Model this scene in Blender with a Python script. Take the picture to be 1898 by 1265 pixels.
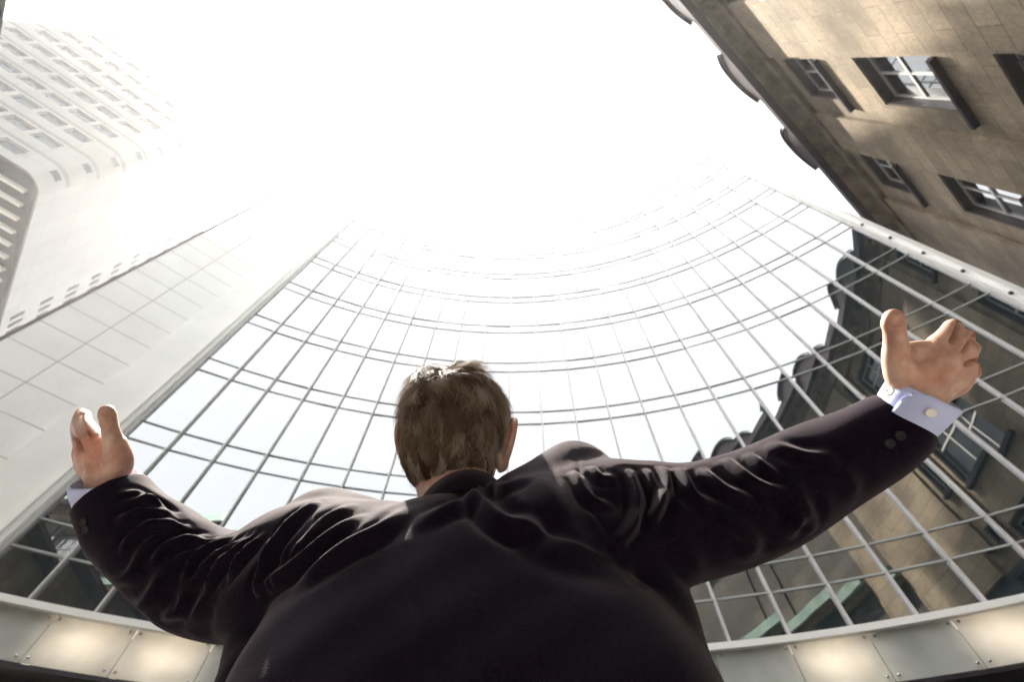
import bpy, math, random
import numpy as np
from mathutils import Vector, Matrix
S = bpy.context.scene
for o in list(bpy.data.objects): bpy.data.objects.remove(o)
rad = math.radians
# ------------------------------------------------------------------ camera
CAMZ = 1.1; PITCH = 1.0406; ROLL = .018
F = 869.42                       # focal length in pixels of an 1898 wide picture
fwd = np.array([0, math.cos(PITCH), math.sin(PITCH)])
X0 = np.array([1., 0, 0]); U0 = np.array([0, -math.sin(PITCH), math.cos(PITCH)])
cr, sr = math.cos(ROLL), math.sin(ROLL)
RT = cr*X0 + sr*U0; UP = -sr*X0 + cr*U0
CAM = np.array([0, 0, CAMZ])
def at(px, py, d):
    return CAM + d*(fwd + (px-949)/F*RT - (py-632.5)/F*UP)
cd = bpy.data.cameras.new('camera'); cam = bpy.data.objects.new('camera', cd); S.collection.objects.link(cam)
cam.matrix_world = Matrix([[*(RT[i], UP[i], -fwd[i]), CAM[i]] for i in range(3)] + [[0, 0, 0, 1]])
cd.sensor_width = 36; cd.lens = F/1898*36; cd.clip_start = .02; cd.clip_end = 2000
cd.dof.use_dof = True; cd.dof.focus_distance = .66; cd.dof.aperture_fstop = 5.6
S.camera = cam
# ------------------------------------------------------------------ sky, sun, exposure
SUN_AZ, SUN_EL = -62.5, 70.3
W = bpy.data.worlds.new('World'); S.world = W; W.use_nodes = True
nt = W.node_tree; bg = nt.nodes['Background']
sky = nt.nodes.new('ShaderNodeTexSky'); sky.sky_type = 'NISHITA'; sky.sun_disc = False
sky.sun_elevation = rad(SUN_EL); sky.sun_rotation = rad(SUN_AZ)
sky.air_density = 1.0; sky.dust_density = 6; sky.ozone_density = 1; sky.altitude = 0
hs = nt.nodes.new('ShaderNodeHueSaturation'); hs.inputs['Saturation'].default_value = .12
nt.links.new(sky.outputs[0], hs.inputs['Color']); nt.links.new(hs.outputs[0], bg.inputs[0])
bg.inputs[1].default_value = .15
sl = bpy.data.lights.new('sun', 'SUN'); sl.energy = 5; sl.angle = rad(.53); sl.color = (1, .93, .82)
sun = bpy.data.objects.new('sun', sl); S.collection.objects.link(sun)
sd = Vector((math.sin(rad(SUN_AZ))*math.cos(rad(SUN_EL)), math.cos(rad(SUN_AZ))*math.cos(rad(SUN_EL)), math.sin(rad(SUN_EL))))
sun.rotation_euler = sd.to_track_quat('Z', 'Y').to_euler()
S.view_settings.view_transform = 'Standard'; S.view_settings.look = 'None'
S.view_settings.exposure = 2.35; HAZE = .00075; S.view_settings.gamma = 1
S.render.engine = 'CYCLES'
S.cycles.max_bounces = 8; S.cycles.volume_bounces = 1
# ------------------------------------------------------------------ helpers
COL = S.collection
RNG = random.Random(4); NR = np.random.RandomState(5)
def link(name, me, mat=None, parent=None, smooth=False):
    o = bpy.data.objects.new(name, me); COL.objects.link(o)
    if mat: me.materials.append(mat)
    if parent: o.parent = parent
    if smooth: me.polygons.foreach_set('use_smooth', [True]*len(me.polygons))
    return o
def empty(name, loc, label, cat, group=None):
    o = bpy.data.objects.new(name, None); COL.objects.link(o); o.location = loc
    o.empty_display_size = .2; tag(o, label, cat, group); return o
def tag(o, label=None, cat=None, group=None, kind=None):
    if label: o['label'] = label
    if cat: o['category'] = cat
    if group: o['group'] = group
    if kind: o['kind'] = kind
class MB:
    def __init__(s): s.v = []; s.f = []; s.uv = []
    def add(s, vs, fs, uvs=None):
        n = len(s.v); s.v += [tuple(float(c) for c in v) for v in vs]
        s.f += [tuple(i+n for i in f) for f in fs]
        if uvs is None: uvs = [None]*len(fs)
        s.uv += uvs
        return s
    def quad(s, a, b, c, d, uv=None): return s.add([a, b, c, d], [(0, 1, 2, 3)], [uv])
    def box(s, x, y, z):
        return s.hexa([(x[i], y[j], z[k]) for k in (0, 1) for j in (0, 1) for i in (0, 1)])
    def hexa(s, p):      # p[k*4+j*2+i]
        return s.add(p, [(0, 2, 3, 1), (4, 5, 7, 6), (0, 1, 5, 4), (2, 6, 7, 3), (0, 4, 6, 2), (1, 3, 7, 5)])
    def build(s, name, mat=None, parent=None, smooth=False, off=None):
        v = np.array(s.v)
        if parent is not None and off is None: v = v - np.array(parent.location if parent.parent is None else parent.parent.location)
        me = bpy.data.meshes.new(name); me.from_pydata(v.tolist(), [], s.f)
        if any(u for u in s.uv):
            L = me.uv_layers.new(name='UVMap'); k = 0
            for fi, f in enumerate(s.f):
                for j in range(len(f)):
                    if s.uv[fi]: L.data[k].uv = s.uv[fi][j]
                    k += 1
        me.update(); return link(name, me, mat, parent, smooth)
def loc_of(p):
    return np.array(p.location if p.parent is None else p.parent.location)
def arr_obj(name, V, Fq, mat, parent, smooth=True):
    V = V - (loc_of(parent) if parent is not None else 0)
    me = bpy.data.meshes.new(name); me.from_pydata(V.tolist(), [], Fq.tolist() if hasattr(Fq, 'tolist') else Fq)
    me.update(); return link(name, me, mat, parent, smooth)
# ------------------------------------------------------------------ materials
def mat(name, col, rough=.6, metal=0, spec=.5, **kw):
    m = bpy.data.materials.new(name); m.use_nodes = True; b = m.node_tree.nodes['Principled BSDF']
    b.inputs['Base Color'].default_value = (*col, 1); b.inputs['Roughness'].default_value = rough
    b.inputs['Metallic'].default_value = metal; b.inputs['Specular IOR Level'].default_value = spec
    for k, v in kw.items(): b.inputs[k.replace('_', ' ')].default_value = v
    return m
def nd(m, t, **kw):
    n = m.node_tree.nodes.new(t)
    for k, v in kw.items():
        if hasattr(n, k): setattr(n, k, v)
        else: n.inputs[k.replace('_', ' ')].default_value = v
    return n
def lk(m, a, b): m.node_tree.links.new(a, b)
def P(m): return m.node_tree.nodes['Principled BSDF']
def ramp(m, src, stops):
    r = nd(m, 'ShaderNodeValToRGB'); e = r.color_ramp.elements
    while len(e) < len(stops): e.new(.5)
    for i, (p, c) in enumerate(stops): e[i].position = p; e[i].color = (*c, 1)
    lk(m, src, r.inputs[0]); return r
def mixc(m, fac, a, b, mode='MIX'):
    n = m.node_tree.nodes.new('ShaderNodeMix'); n.data_type = 'RGBA'; n.blend_type = mode
    if isinstance(fac, (int, float)): n.inputs[0].default_value = fac
    else: lk(m, fac, n.inputs[0])
    for s, v in ((6, a), (7, b)):
        if isinstance(v, tuple): n.inputs[s].default_value = (*v, 1)
        else: lk(m, v, n.inputs[s])
    return n.outputs[2]
def bump(m, h, st, dist, prev=None):
    n = nd(m, 'ShaderNodeBump'); n.inputs['Strength'].default_value = st; n.inputs['Distance'].default_value = dist
    lk(m, h, n.inputs['Height'])
    if prev: lk(m, prev.outputs[0], n.inputs['Normal'])
    lk(m, n.outputs[0], P(m).inputs['Normal']); return n
def stone_mat(name, c1, c2, mortar, bw, bh, ms=.012, soot=(.10, .07, .05), sootamt=.7, off=.5, bumpd=.02, grain=(.72, 1.15)):
    m = mat(name, c1, .9, 0, .2)
    uv = nd(m, 'ShaderNodeUVMap'); uv.uv_map = 'UVMap'
    br = nd(m, 'ShaderNodeTexBrick'); br.offset = off
    br.inputs['Color1'].default_value = (*c1, 1); br.inputs['Color2'].default_value = (*c2, 1); br.inputs['Mortar'].default_value = (*mortar, 1)
    br.inputs['Scale'].default_value = 1; br.inputs['Brick Width'].default_value = bw; br.inputs['Row Height'].default_value = bh
    br.inputs['Mortar Size'].default_value = ms; br.inputs['Mortar Smooth'].default_value = .3; br.inputs['Bias'].default_value = 0
    lk(m, uv.outputs[0], br.inputs['Vector'])
    tc = nd(m, 'ShaderNodeTexCoord')
    n1 = nd(m, 'ShaderNodeTexNoise', Scale=.35, Detail=7., Roughness=.62); lk(m, tc.outputs['Object'], n1.inputs['Vector'])
    r1 = ramp(m, n1.outputs[0], [(.42, (0, 0, 0)), (.68, (1, 1, 1))])
    mu = nd(m, 'ShaderNodeMath', operation='MULTIPLY'); mu.inputs[1].default_value = sootamt; lk(m, r1.outputs[0], mu.inputs[0])
    c = mixc(m, mu.outputs[0], br.outputs[0], soot)
    n2 = nd(m, 'ShaderNodeTexNoise', Scale=9., Detail=6., Roughness=.7); lk(m, tc.outputs['Object'], n2.inputs['Vector'])
    r2 = ramp(m, n2.outputs[0], [(.3, (grain[0],)*3), (.7, (grain[1],)*3)])
    c = mixc(m, 1.0, c, r2.outputs[0], 'MULTIPLY')
    lk(m, c, P(m).inputs['Base Color'])
    inv = nd(m, 'ShaderNodeMath', operation='SUBTRACT'); inv.inputs[0].default_value = 1; lk(m, br.outputs['Fac'], inv.inputs[1])
    b = bump(m, inv.outputs[0], .8, bumpd); bump(m, n2.outputs[0], .5, .01, b)
    return m
def plain_noise(m, c1, c2, scale, coord='Object', b=.0, bd=.005, detail=5.):
    tc = nd(m, 'ShaderNodeTexCoord'); n = nd(m, 'ShaderNodeTexNoise', Scale=scale, Detail=detail, Roughness=.6)
    lk(m, tc.outputs[coord], n.inputs['Vector']); r = ramp(m, n.outputs[0], [(.35, c1), (.65, c2)])
    lk(m, r.outputs[0], P(m).inputs['Base Color'])
    if b: bump(m, n.outputs[0], b, bd)
    return m
M = {}
M['stone'] = stone_mat('old_limestone', (.27, .215, .148), (.20, .158, .108), (.075, .055, .038), 1.9, .62, .010, (.07, .05, .033), .8)
M['stone_trim'] = plain_noise(mat('carved_limestone', (.3, .24, .15), .9, 0, .2), (.07, .05, .035), (.17, .13, .085), 1.3, b=.5, bd=.03)
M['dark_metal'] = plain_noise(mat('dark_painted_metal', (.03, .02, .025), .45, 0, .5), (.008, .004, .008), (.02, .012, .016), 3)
M['dark_eave'] = plain_noise(mat('weathered_eave_metal', (.05, .03, .04), .7, 0, .08), (.012, .006, .010), (.03, .018, .024), 2)
M['copper'] = plain_noise(mat('verdigris_copper', (.2, .4, .32), .7, 0, .3), (.10, .15, .125), (.19, .26, .215), 1.2, b=.4, bd=.01)
M['win_glass'] = mat('old_window_glass', (.01, .014, .02), .03, 0, .5, IOR=2.4)
M['white_paint'] = mat('white_paint', (.75, .74, .70), .5)
M['win_frame'] = mat('grey_window_frame', (.42, .40, .38), .5)
M['cement'] = stone_mat('pale_panel_cladding', (.86, .85, .83), (.83, .82, .80), (.42, .40, .39), 1.55, 1.12, .02, (.70, .68, .65), .5, 0., .01, (.97, 1.02))
M['white_clad'] = stone_mat('white_concrete', (.31, .305, .30), (.28, .275, .27), (.19, .19, .18), 2.6, 3.4, .02, (.23, .225, .22), .4, 0., .01, (.96, 1.03))
M['smooth_white'] = plain_noise(mat('smooth_white_render', (.85, .84, .81), .7), (.80, .79, .76), (.88, .87, .84), .6)
M['blue_glass'] = mat('blue_grey_glass', (.03, .05, .06), .15, 0, .3, IOR=1.5)
M['alu'] = plain_noise(mat('brushed_aluminium', (.62, .60, .57), .42, .15), (.47, .455, .44), (.57, .55, .53), 2)
M['alu_dark'] = mat('dark_gasket', (.36, .37, .36), .6, 0, .2)
M['steel'] = mat('stainless_steel', (.45, .42, .40), .25, 1)
M['brown_frame'] = plain_noise(mat('bronze_cladding', (.2, .14, .13), .4, .3), (.07, .045, .048), (.13, .09, .092), .5)
# reflective solar glass of the tower: dark body, greenish mirror coating
def tower_glass():
    m = mat('solar_glass', (.006, .014, .018), .015, 0, .5, IOR=4.5)
    P(m).inputs['Specular Tint'].default_value = (.945, .965, .975, 1)
    tc = nd(m, 'ShaderNodeTexCoord'); n = nd(m, 'ShaderNodeTexNoise', Scale=.55, Detail=2.); lk(m, tc.outputs['Object'], n.inputs['Vector'])
    bump(m, n.outputs[0], .25, .012)
    return m
M['tower_glass'] = tower_glass()
def frosted():
    m = bpy.data.materials.new('frosted_glass'); m.use_nodes = True; t = m.node_tree; t.nodes.remove(P(m))
    out = t.nodes['Material Output']
    tr = t.nodes.new('ShaderNodeBsdfTranslucent'); tr.inputs[0].default_value = (.88, .83, .76, 1)
    df = t.nodes.new('ShaderNodeBsdfDiffuse'); df.inputs[0].default_value = (.66, .68, .63, 1)
    gl = t.nodes.new('ShaderNodeBsdfGlossy'); gl.inputs['Roughness'].default_value = .12
    a = t.nodes.new('ShaderNodeMixShader'); a.inputs[0].default_value = .5
    b = t.nodes.new('ShaderNodeMixShader'); fr = t.nodes.new('ShaderNodeFresnel'); fr.inputs[0].default_value = 1.4
    tc = t.nodes.new('ShaderNodeTexCoord'); nz = t.nodes.new('ShaderNodeTexNoise'); nz.inputs['Scale'].default_value = 1.7; nz.inputs['Detail'].default_value = 8
    rp = t.nodes.new('ShaderNodeValToRGB'); rp.color_ramp.elements[0].color = (.50, .53, .49, 1); rp.color_ramp.elements[0].position = .35; rp.color_ramp.elements[1].color = (.74, .76, .72, 1); rp.color_ramp.elements[1].position = .65
    t.links.new(tc.outputs['Object'], nz.inputs['Vector']); t.links.new(nz.outputs[0], rp.inputs[0]); t.links.new(rp.outputs[0], df.inputs[0])
    t.links.new(df.outputs[0], a.inputs[1]); t.links.new(tr.outputs[0], a.inputs[2])
    t.links.new(fr.outputs[0], b.inputs[0]); t.links.new(a.outputs[0], b.inputs[1]); t.links.new(gl.outputs[0], b.inputs[2])
    t.links.new(b.outputs[0], out.inputs[0]); return m
M['frosted'] = frosted()
def emis(name, c, s):
    m = mat(name, (0, 0, 0)); P(m).inputs['Emission Color'].default_value = (*c, 1); P(m).inputs['Emission Strength'].default_value = s; return m
M['lamp'] = emis('warm_lamp', (1, .91, .80), 7.5)
# ------------------------------------------------------------------ ground
g = MB(); g.quad((-300, -300, 0), (300, -300, 0), (300, 300, 0), (-300, 300, 0), [(-300, -300), (300, -300), (300, 300), (-300, 300)])
M['paving'] = stone_mat('granite_paving', (.11, .105, .10), (.09, .085, .08), (.04, .04, .04), .8, .5, .008, (.07, .065, .06), .4)
tag(g.build('ground', M['paving']), kind='structure')
# ------------------------------------------------------------------ glass tower (concave curtain wall)
UU = 6.0; TCX, TCY, TR = -.1284*UU, -2.2889*UU, 4.3903*UU
PH0, DPH = -.4435, .0522
BASE = CAMZ + UU
def cyl(ph, z, r=0.):            # r > 0 : further from the camera side, r < 0 : proud of the glass
    return np.array([TCX + (TR+r)*math.sin(ph), TCY + (TR+r)*math.cos(ph), z])
KL, KR = .065, 21.957
phis = [PH0 + DPH*KL] + [PH0 + DPH*k for k in range(1, 22)] + [PH0 + DPH*KR]
FL = .6335*UU
lo0, up0 = 1.19*UU+CAMZ, 1.318*UU+CAMZ
NFL = 20
levels = [BASE]
for i in range(NFL): levels += [lo0+i*FL, up0+i*FL]
TOP = levels[-1] + 1.0
levels += [TOP]
tower = empty('glass_tower', (TCX, TCY+TR, 0), 'tall concave glass office tower with curved grid of mullions rising above the man', 'tower')
for i, ph in enumerate(phis):
    w = .020; b = MB(); e = w/TR
    if i == 0 or i == len(phis)-1: w = .05
    for (dr0, dr1, ww) in ((-.13, .06, w),):
        b.hexa([cyl(ph + s*ww/TR, z, r) for z in (BASE, TOP) for r in (dr0, dr1) for s in (-1, 1)])
    b.build('mullion', M['alu'], tower)
for j, z in enumerate(levels[1:]):
    b = MB(); hh = .022
    for i in range(len(phis)-1):
        a0, a1 = phis[i]+.032/TR, phis[i+1]-.032/TR
        b.hexa([cyl(a, z+s*hh, r) for s in (-1, 1) for r in (-.035, .05) for a in (a0, a1)])
    b.build('transom', M['alu_dark'], tower)
rest = MB(); npane = 0
for j in range(len(levels)-1):
    z0, z1 = levels[j], levels[j+1]
    for i in range(len(phis)-1):
        a0, a1 = phis[i], phis[i+1]
        t = NR.normal(0, .0045, 4)
        q = [cyl(a0, z0, t[0]), cyl(a1, z0, t[1]), cyl(a1, z1, t[1]+t[2]), cyl(a0, z1, t[0]+t[2])]
        if npane < 100: MB().quad(*q).build('glass_pane', M['tower_glass'], tower)
        else: rest.quad(*q)
        npane += 1
o = rest.build('glass_pane', M['tower_glass'], tower); o['kind'] = 'stuff'
# side trims with small brackets, seen as a pale line down each edge of the glass
for side, ph in ((-1, phis[0]), (1, phis[-1])):
    e = lambda q, r, z: cyl(ph + side*q/TR, z, r)
    w0, w1 = .05, (.42 if side > 0 else .28)
    b = MB(); b.hexa([e(q, r, z) for z in (BASE-1.4, TOP) for r in (-.25, .6) for q in (w0, w1)])
    tr_ = b.build('side_trim', M['smooth_white'], tower)
    b = MB()
    b.hexa([e(q, r, z) for z in (BASE-1.2, TOP) for r in (-.36, -.25) for q in (.20, .26)]); b.build('rail', M['white_paint'], tr_)
    for k in range(9 if side > 0 else 0):
        z = BASE+.4+k*1.9
        MB().hexa([e(q, r, zz) for zz in (z, z+.09) for r in (-.33, -.25) for q in (.04, .14)]).build('bracket', M['dark_metal'], tr_)
# solid building behind the glass
b = MB(); n = 12; back = []
p0, p1 = cyl(phis[0]-.42/TR, 0, .3), cyl(phis[-1]+.42/TR, 0, .3)
front = [cyl(PH0+DPH*KL-.3/TR + (phis[-1]-phis[0]+.6/TR)*k/n, 0, .35) for k in range(n+1)]
poly = front + [front[-1]+np.array([3, 14, 0]), front[0]+np.array([-2, 16, 0])]
vs = [(p[0], p[1], z) for z in (BASE-1.5, TOP-.05) for p in poly]; m_ = len(poly)
b.add(vs, [(i, (i+1) % m_, m_+(i+1) % m_, m_+i) for i in range(m_)] + [tuple(range(m_))[::-1], tuple(range(m_, 2*m_))])
b.build('tower_core', M['dark_metal'], tower)
# ground floor set back under the band
b = MB(); vs = [(p[0], p[1]+3.5, z) for z in (0, BASE-1.5) for p in poly]
b.add(vs, [(i, (i+1) % m_, m_+(i+1) % m_, m_+i) for i in range(m_)]); b.build('entrance_hall', M['win_glass'], tower)
# ------------------------------------------------------------------ lit fascia band of frosted panels
ZB1, ZB0 = CAMZ+5.84, CAMZ+4.88
canopy = empty('canopy', (TCX, TCY+TR, 0), 'curved entrance canopy fascia of frosted glass panels lit from behind, below the glass tower', 'canopy')
b = MB(); NS = 60; A0, A1 = -.56, .80
for i in range(NS):
    a0, a1 = A0+(A1-A0)*i/NS, A0+(A1-A0)*(i+1)/NS
    b.hexa([cyl(a, z, r) for z in (ZB1+.002, ZB1+.15) for r in (-.30, .80) for a in (a0, a1)])
b.build('top_rail', M['white_paint'], canopy)
b = MB()
for i in range(NS):
    a0, a1 = A0+(A1-A0)*i/NS, A0+(A1-A0)*(i+1)/NS
    b.hexa([cyl(a, z, r) for z in (ZB0-.10, ZB0-.02) for r in (-.19, .9) for a in (a0, a1)])
b.build('bottom_rail', M['dark_metal'], canopy)
b = MB()
for i in range(NS):
    a0, a1 = A0+(A1-A0)*i/NS, A0+(A1-A0)*(i+1)/NS
    b.quad(cyl(a0, ZB0-.02, .75), cyl(a1, ZB0-.02, .75), cyl(a1, ZB1+.02, .75), cyl(a0, ZB1+.02, .75))
b.build('back_wall', M['smooth_white'], canopy)
PJ, PD = .4098, .0643
def tube(pts, r, n=10, cap=True):
    b = MB(); pts = [np.array(p, float) for p in pts]
    rr = r if hasattr(r, '__len__') else [r]*len(pts)
    ref = np.array([0, 0, 1.]);
    for i, p in enumerate(pts):
        t = pts[min(i+1, len(pts)-1)]-pts[max(i-1, 0)]; t /= np.linalg.norm(t)
        rf = ref if abs(t[2]) < .95 else np.array([1., 0, 0])
        a = np.cross(t, rf); a /= np.linalg.norm(a); c = np.cross(t, a)
        for k in range(n):
            th = 2*math.pi*k/n; b.v.append(tuple(p+rr[i]*(math.cos(th)*a+math.sin(th)*c)))
    for i in range(len(pts)-1):
        for k in range(n):
            b.f.append((i*n+k, i*n+(k+1) % n, (i+1)*n+(k+1) % n, (i+1)*n+k)); b.uv.append(None)
    if cap:
        b.f.append(tuple(range(n))[::-1]); b.f.append(tuple(range((len(pts)-1)*n, len(pts)*n))); b.uv += [None]*2
    return b
LIT = {-12: 1, -11: 1, 0: 1, -2: 1, -6: 1, -8: 1, 3: 1}
for k in range(-15, 6):
    a0, a1 = PJ+PD*k+.006/TR*1.5, PJ+PD*(k+1)-.006/TR*1.5
    b = MB(); q = 3
    for i in range(q):
        u0, u1 = a0+(a1-a0)*i/q, a0+(a1-a0)*(i+1)/q
        b.hexa([cyl(a, z, r) for z in (ZB0, ZB1) for r in (-.17, -.155) for a in (u0, u1)])
    pn = b.build('glass_panel', M['frosted'], canopy)
    if k in LIT: pn['label'] = 'frosted panel glowing with warm light'
    for a in (a0+.10/TR, a1-.10/TR):
        for z in (ZB0+.10, ZB1-.08):
            c0, c1 = cyl(a, z, -.17), cyl(a, z, -.225)
            tube([c0, c0+(c1-c0)*.6, c1], [.022, .033, .024], 12).build('fixing_bolt', M['steel'], pn, True)
    if k in LIT:
        am = (a0+a1)/2
        tube([cyl(am+s*.55/TR, (ZB0+ZB1)/2, .36) for s in (-1, -.33, .33, 1)], .11, 10).build('lamp_tube', M['lamp'], canopy)
    MB().hexa([cyl(a, z, r) for z in (ZB0, ZB1) for r in (.0, .74) for a in (a1, a1+.02/TR)]).build('fin', M['smooth_white'], canopy)
# ------------------------------------------------------------------ flat facades
class Plane:
    """vertical wall: azimuth of its run, distance D, side +1 (normal = run azimuth + 90) or -1"""
    def __init__(s, az, D, side):
        a = rad(az); s.d = np.array([math.sin(a), math.cos(a)]); s.n = np.array([s.d[1], -s.d[0]])*side; s.D = D
    def __call__(s, t, h, o=0.):
        q = s.n*(s.D+o) + s.d*t; return np.array([q[0], q[1], h+CAMZ])
    def box(s, b, t, h, o):
        return b.hexa([s(tt, hh, oo) for hh in h for oo in o for tt in t])
    def wall(s, t0, t1, h0, h1, holes, depth=.35, o=0.):
        b = MB(); ts = sorted({t0, t1, *[x for q in holes for x in q[:2]]}); hs_ = sorted({h0, h1, *[x for q in holes for x in q[2:4]]})
        for i in range(len(ts)-1):
            for j in range(len(hs_)-1):
                tm, hm = (ts[i]+ts[i+1])/2, (hs_[j]+hs_[j+1])/2
                if any(q[0] < tm < q[1] and q[2] < hm < q[3] for q in holes): continue
                c = [(ts[i], hs_[j]), (ts[i+1], hs_[j]), (ts[i+1], hs_[j+1]), (ts[i], hs_[j+1])]
                b.quad(*[s(*p, o) for p in c], c)
        for q in holes:
            c = [(q[0], q[2]), (q[1], q[2]), (q[1], q[3]), (q[0], q[3])]
            for k in range(4):
                p, r = c[k], c[(k+1) % 4]
                b.quad(s(*p, o), s(*r, o), s(*r, o+depth), s(*p, o+depth), [(p[0], p[1]), (r[0], r[1]), (r[0]+.3, r[1]+.3), (p[0]+.3, p[1]+.3)])
        return b
SP = Plane(51.6, 7.0, 1)
stone = empty('stone_building', (*(SP(22, 0)[:2]), 0), 'old soot-stained limestone building with dark curved eave and deep windows, leaning in at upper right', 'building')
cols = [9.25, 14.9] + [9.25-5.65*k for k in range(2, 7)]
rowsw = [(20.05, 22.3), (14.5, 17.75), (11.85, 12.55), (7.9, 10.7), (3.4, 6.6)]
wins = [(c-1.08, c+1.08, a, b_) for c in cols for a, b_ in rowsw]
M['stone_dark'] = stone_mat('reflection_dark_limestone', (.085, .075, .06), (.055, .048, .04), (.02, .018, .015), 1.9, .62, .010, (.025, .022, .02), .8)  # darkened copy of the limestone, so the tower's reflection comes out dark
SP.wall(5.12, 22, 10.9, 24.2, [w for w in wins if w[2] > 11.8 and w[0] > 5.12], .45).build('wall', M['stone'], stone)
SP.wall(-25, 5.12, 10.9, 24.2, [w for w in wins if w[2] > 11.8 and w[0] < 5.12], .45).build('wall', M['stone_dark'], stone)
M['base_dark'] = stone_mat('reflection_dark_base', (.055, .062, .062), (.035, .040, .042), (.015, .015, .015), 1.9, .62, .012, (.015, .016, .018), .6)  # invented dark base: darkness of the tower's reflection put into the wall colour
SP.wall(-25, 22, -1.1, 10.9, [w for w in wins if w[2] < 11.8], .45).build('lower_wall', M['base_dark'], stone)
# far end return wall of the building, and its back
b = MB()
for (ta, oa, tb, ob) in ((22, 0, 22, 14), (22, 14, -25, 14), (-25, 14, -25, 0)):
    L_ = abs(tb-ta)+abs(ob-oa)
    b.quad(SP(ta, -1.1, oa), SP(tb, -1.1, ob), SP(tb, 24.2, ob), SP(ta, 24.2, oa), [(0, -1.1), (L_, -1.1), (L_, 24.2), (0, 24.2)])
b.build('wall', M['stone'], stone)
# slightly proud blocks: piers between the window bays
for (t0, t1) in ((5.12, 7.93), (11.25, 13.55), (17.0, 22.02), (5.12-5.65-.2, 7.93-5.65), (-6.2, -3.4), (-11.9, -9.0), (-17.5, -14.6), (-25.02, -20.4)):
    b = MB(); uvp = lambda t, h: (t+.37, h+.11)
    c = [(t0, 10.9), (t1, 10.9), (t1, 23.0), (t0, 23.0)]
    b.quad(*[SP(*p, -.13) for p in c], [uvp(*p) for p in c])
    for k in range(4):
        p, r = c[k], c[(k+1) % 4]; b.quad(SP(*p, -.13), SP(*r, -.13), SP(*r, .02), SP(*p, .02), [uvp(*p), uvp(*r), uvp(r[0]+.1, r[1]), uvp(p[0]+.1, p[1])])
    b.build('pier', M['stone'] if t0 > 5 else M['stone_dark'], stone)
for c in cols:
    for ri, (a, b_) in enumerate(rowsw):
        fr = MB(); w0, w1 = c-1.08, c+1.08
        for (t, h) in (((w0, w0+.10), (a, b_)), ((w1-.10, w1), (a, b_)), ((w0+.1, w1-.1), (a, a+.12)), ((w0+.1, w1-.1), (b_-.12, b_))):
            SP.box(fr, t, h, (.30, .40))
        mid = a+(b_-a)*.56
        SP.box(fr, (w0+.1, w1-.1), (mid-.05, mid+.05), (.31, .39)); SP.box(fr, (c-.04, c+.04), (a+.12, b_-.12), (.32, .38))
        f = fr.build('window', M['win_frame'], stone)
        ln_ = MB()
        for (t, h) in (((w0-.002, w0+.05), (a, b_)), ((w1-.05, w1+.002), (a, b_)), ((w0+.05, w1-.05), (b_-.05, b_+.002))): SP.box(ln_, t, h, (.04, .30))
        ln_.build('shade_lining', M['dark_metal'], f)  # shade of the deep reveal put into a dark lining
        for (t0, t1) in ((w0+.1, c-.04), (c+.04, w1-.1)):
            for (h0, h1) in ((a+.12, mid-.05), (mid+.05, b_-.12)):
                tl = NR.normal(0, .006, 2)
                MB().quad(SP(t0, h0, .35), SP(t1, h0, .35+tl[0]), SP(t1, h1, .35+tl[0]+tl[1]), SP(t0, h1, .35+tl[1])).build('pane', M['win_glass'], f)
        s_ = MB(); SP.box(s_, (w0+.02, w1+.42), (a-.26, a-.14), (-.17, .1)); SP.box(s_, (w0+.08, w1+.36), (a-.14, a-.0), (-.10, .3))
        s_.build('sill', M['dark_eave'] if ri < 3 else M['stone_trim'], f)
# cornice: stacked mouldings, then the dark gutter
def runbox(name, m, h, o, t=(-25.4, 22.0), parent=stone):
    b = MB(); N = 24
    for i in range(N):
        tt = (t[0]+(t[1]-t[0])*i/N, t[0]+(t[1]-t[0])*(i+1)/N); SP.box(b, tt, h, o)
    return b.build(name, m, parent)
runbox('frieze', M['stone_trim'], (22.9, 23.35), (-.22, .1), (-25.2, 22.05))
b = MB(); prof = [(-.1, 23.35), (-.28, 23.45), (-.36, 23.62), (-.60, 23.78), (-.72, 23.82), (-.72, 24.0), (.3, 24.0), (.3, 23.35)]
N = 47
for i in range(N):
    t0, t1 = -25.3+47.35*i/N, -25.3+47.35*(i+1)/N
    for k in range(len(prof)-1):
        p, q = prof[k], prof[k+1]
        b.quad(SP(t0, p[1], p[0]), SP(t1, p[1], p[0]), SP(t1, q[1], q[0]), SP(t0, q[1], q[0]))
b.add([SP(-25.3+47.35, h, o_) for o_, h in prof], [tuple(range(len(prof)))]); b.build('cornice', M['stone_trim'], stone)
for k in range(42):
    t = -24.6+k*1.12; bb = MB(); SP.box(bb, (t, t+.3), (23.42, 23.76), (-.52, -.2)); bb.build('modillion', M['stone_trim'], stone)
runbox('gutter', M['dark_eave'], (23.80, 24.25), (-.96, -.6), (-25.4, 22.1))
# segmental hoods standing on the gutter
for c in (12.75, 8.05, 3.35, -1.35, -6.05, -10.75, -15.45, -20.15):
    b = MB(); n = 14; w = 1.42; hr = .95
    for i in range(n):
        a0, a1 = i/n*2-1, (i+1)/n*2-1
        z = lambda a: 24.2 + hr*(1-abs(a)**2.4)*.9 + .12
        q = [(c+w*a0, 24.2), (c+w*a1, 24.2), (c+w*a1, z(a1)), (c+w*a0, z(a0))]
        b.hexa([SP(q[x][0], q[x][1], oo) for (x, oo) in ((0, -.95), (1, -.95), (0, .9), (1, .9), (3, -1.0), (2, -1.0), (3, .9), (2, .9))])
    d_ = b.build('dormer_hood', M['dark_eave'], stone)
    lip = MB()
    for i in range(n):
        a0, a1 = i/n*2-1, (i+1)/n*2-1; z = lambda a: 24.32 + hr*(1-abs(a)**2.4)*.9
        lip.hexa([SP(c+w*1.04*a, z(a)+dz, oo) for dz in (0.0, .1) for oo in (-1.1, -.98) for a in (a0, a1)])
    lip.build('hood_lip', M['dark_metal'], d_)
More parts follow.
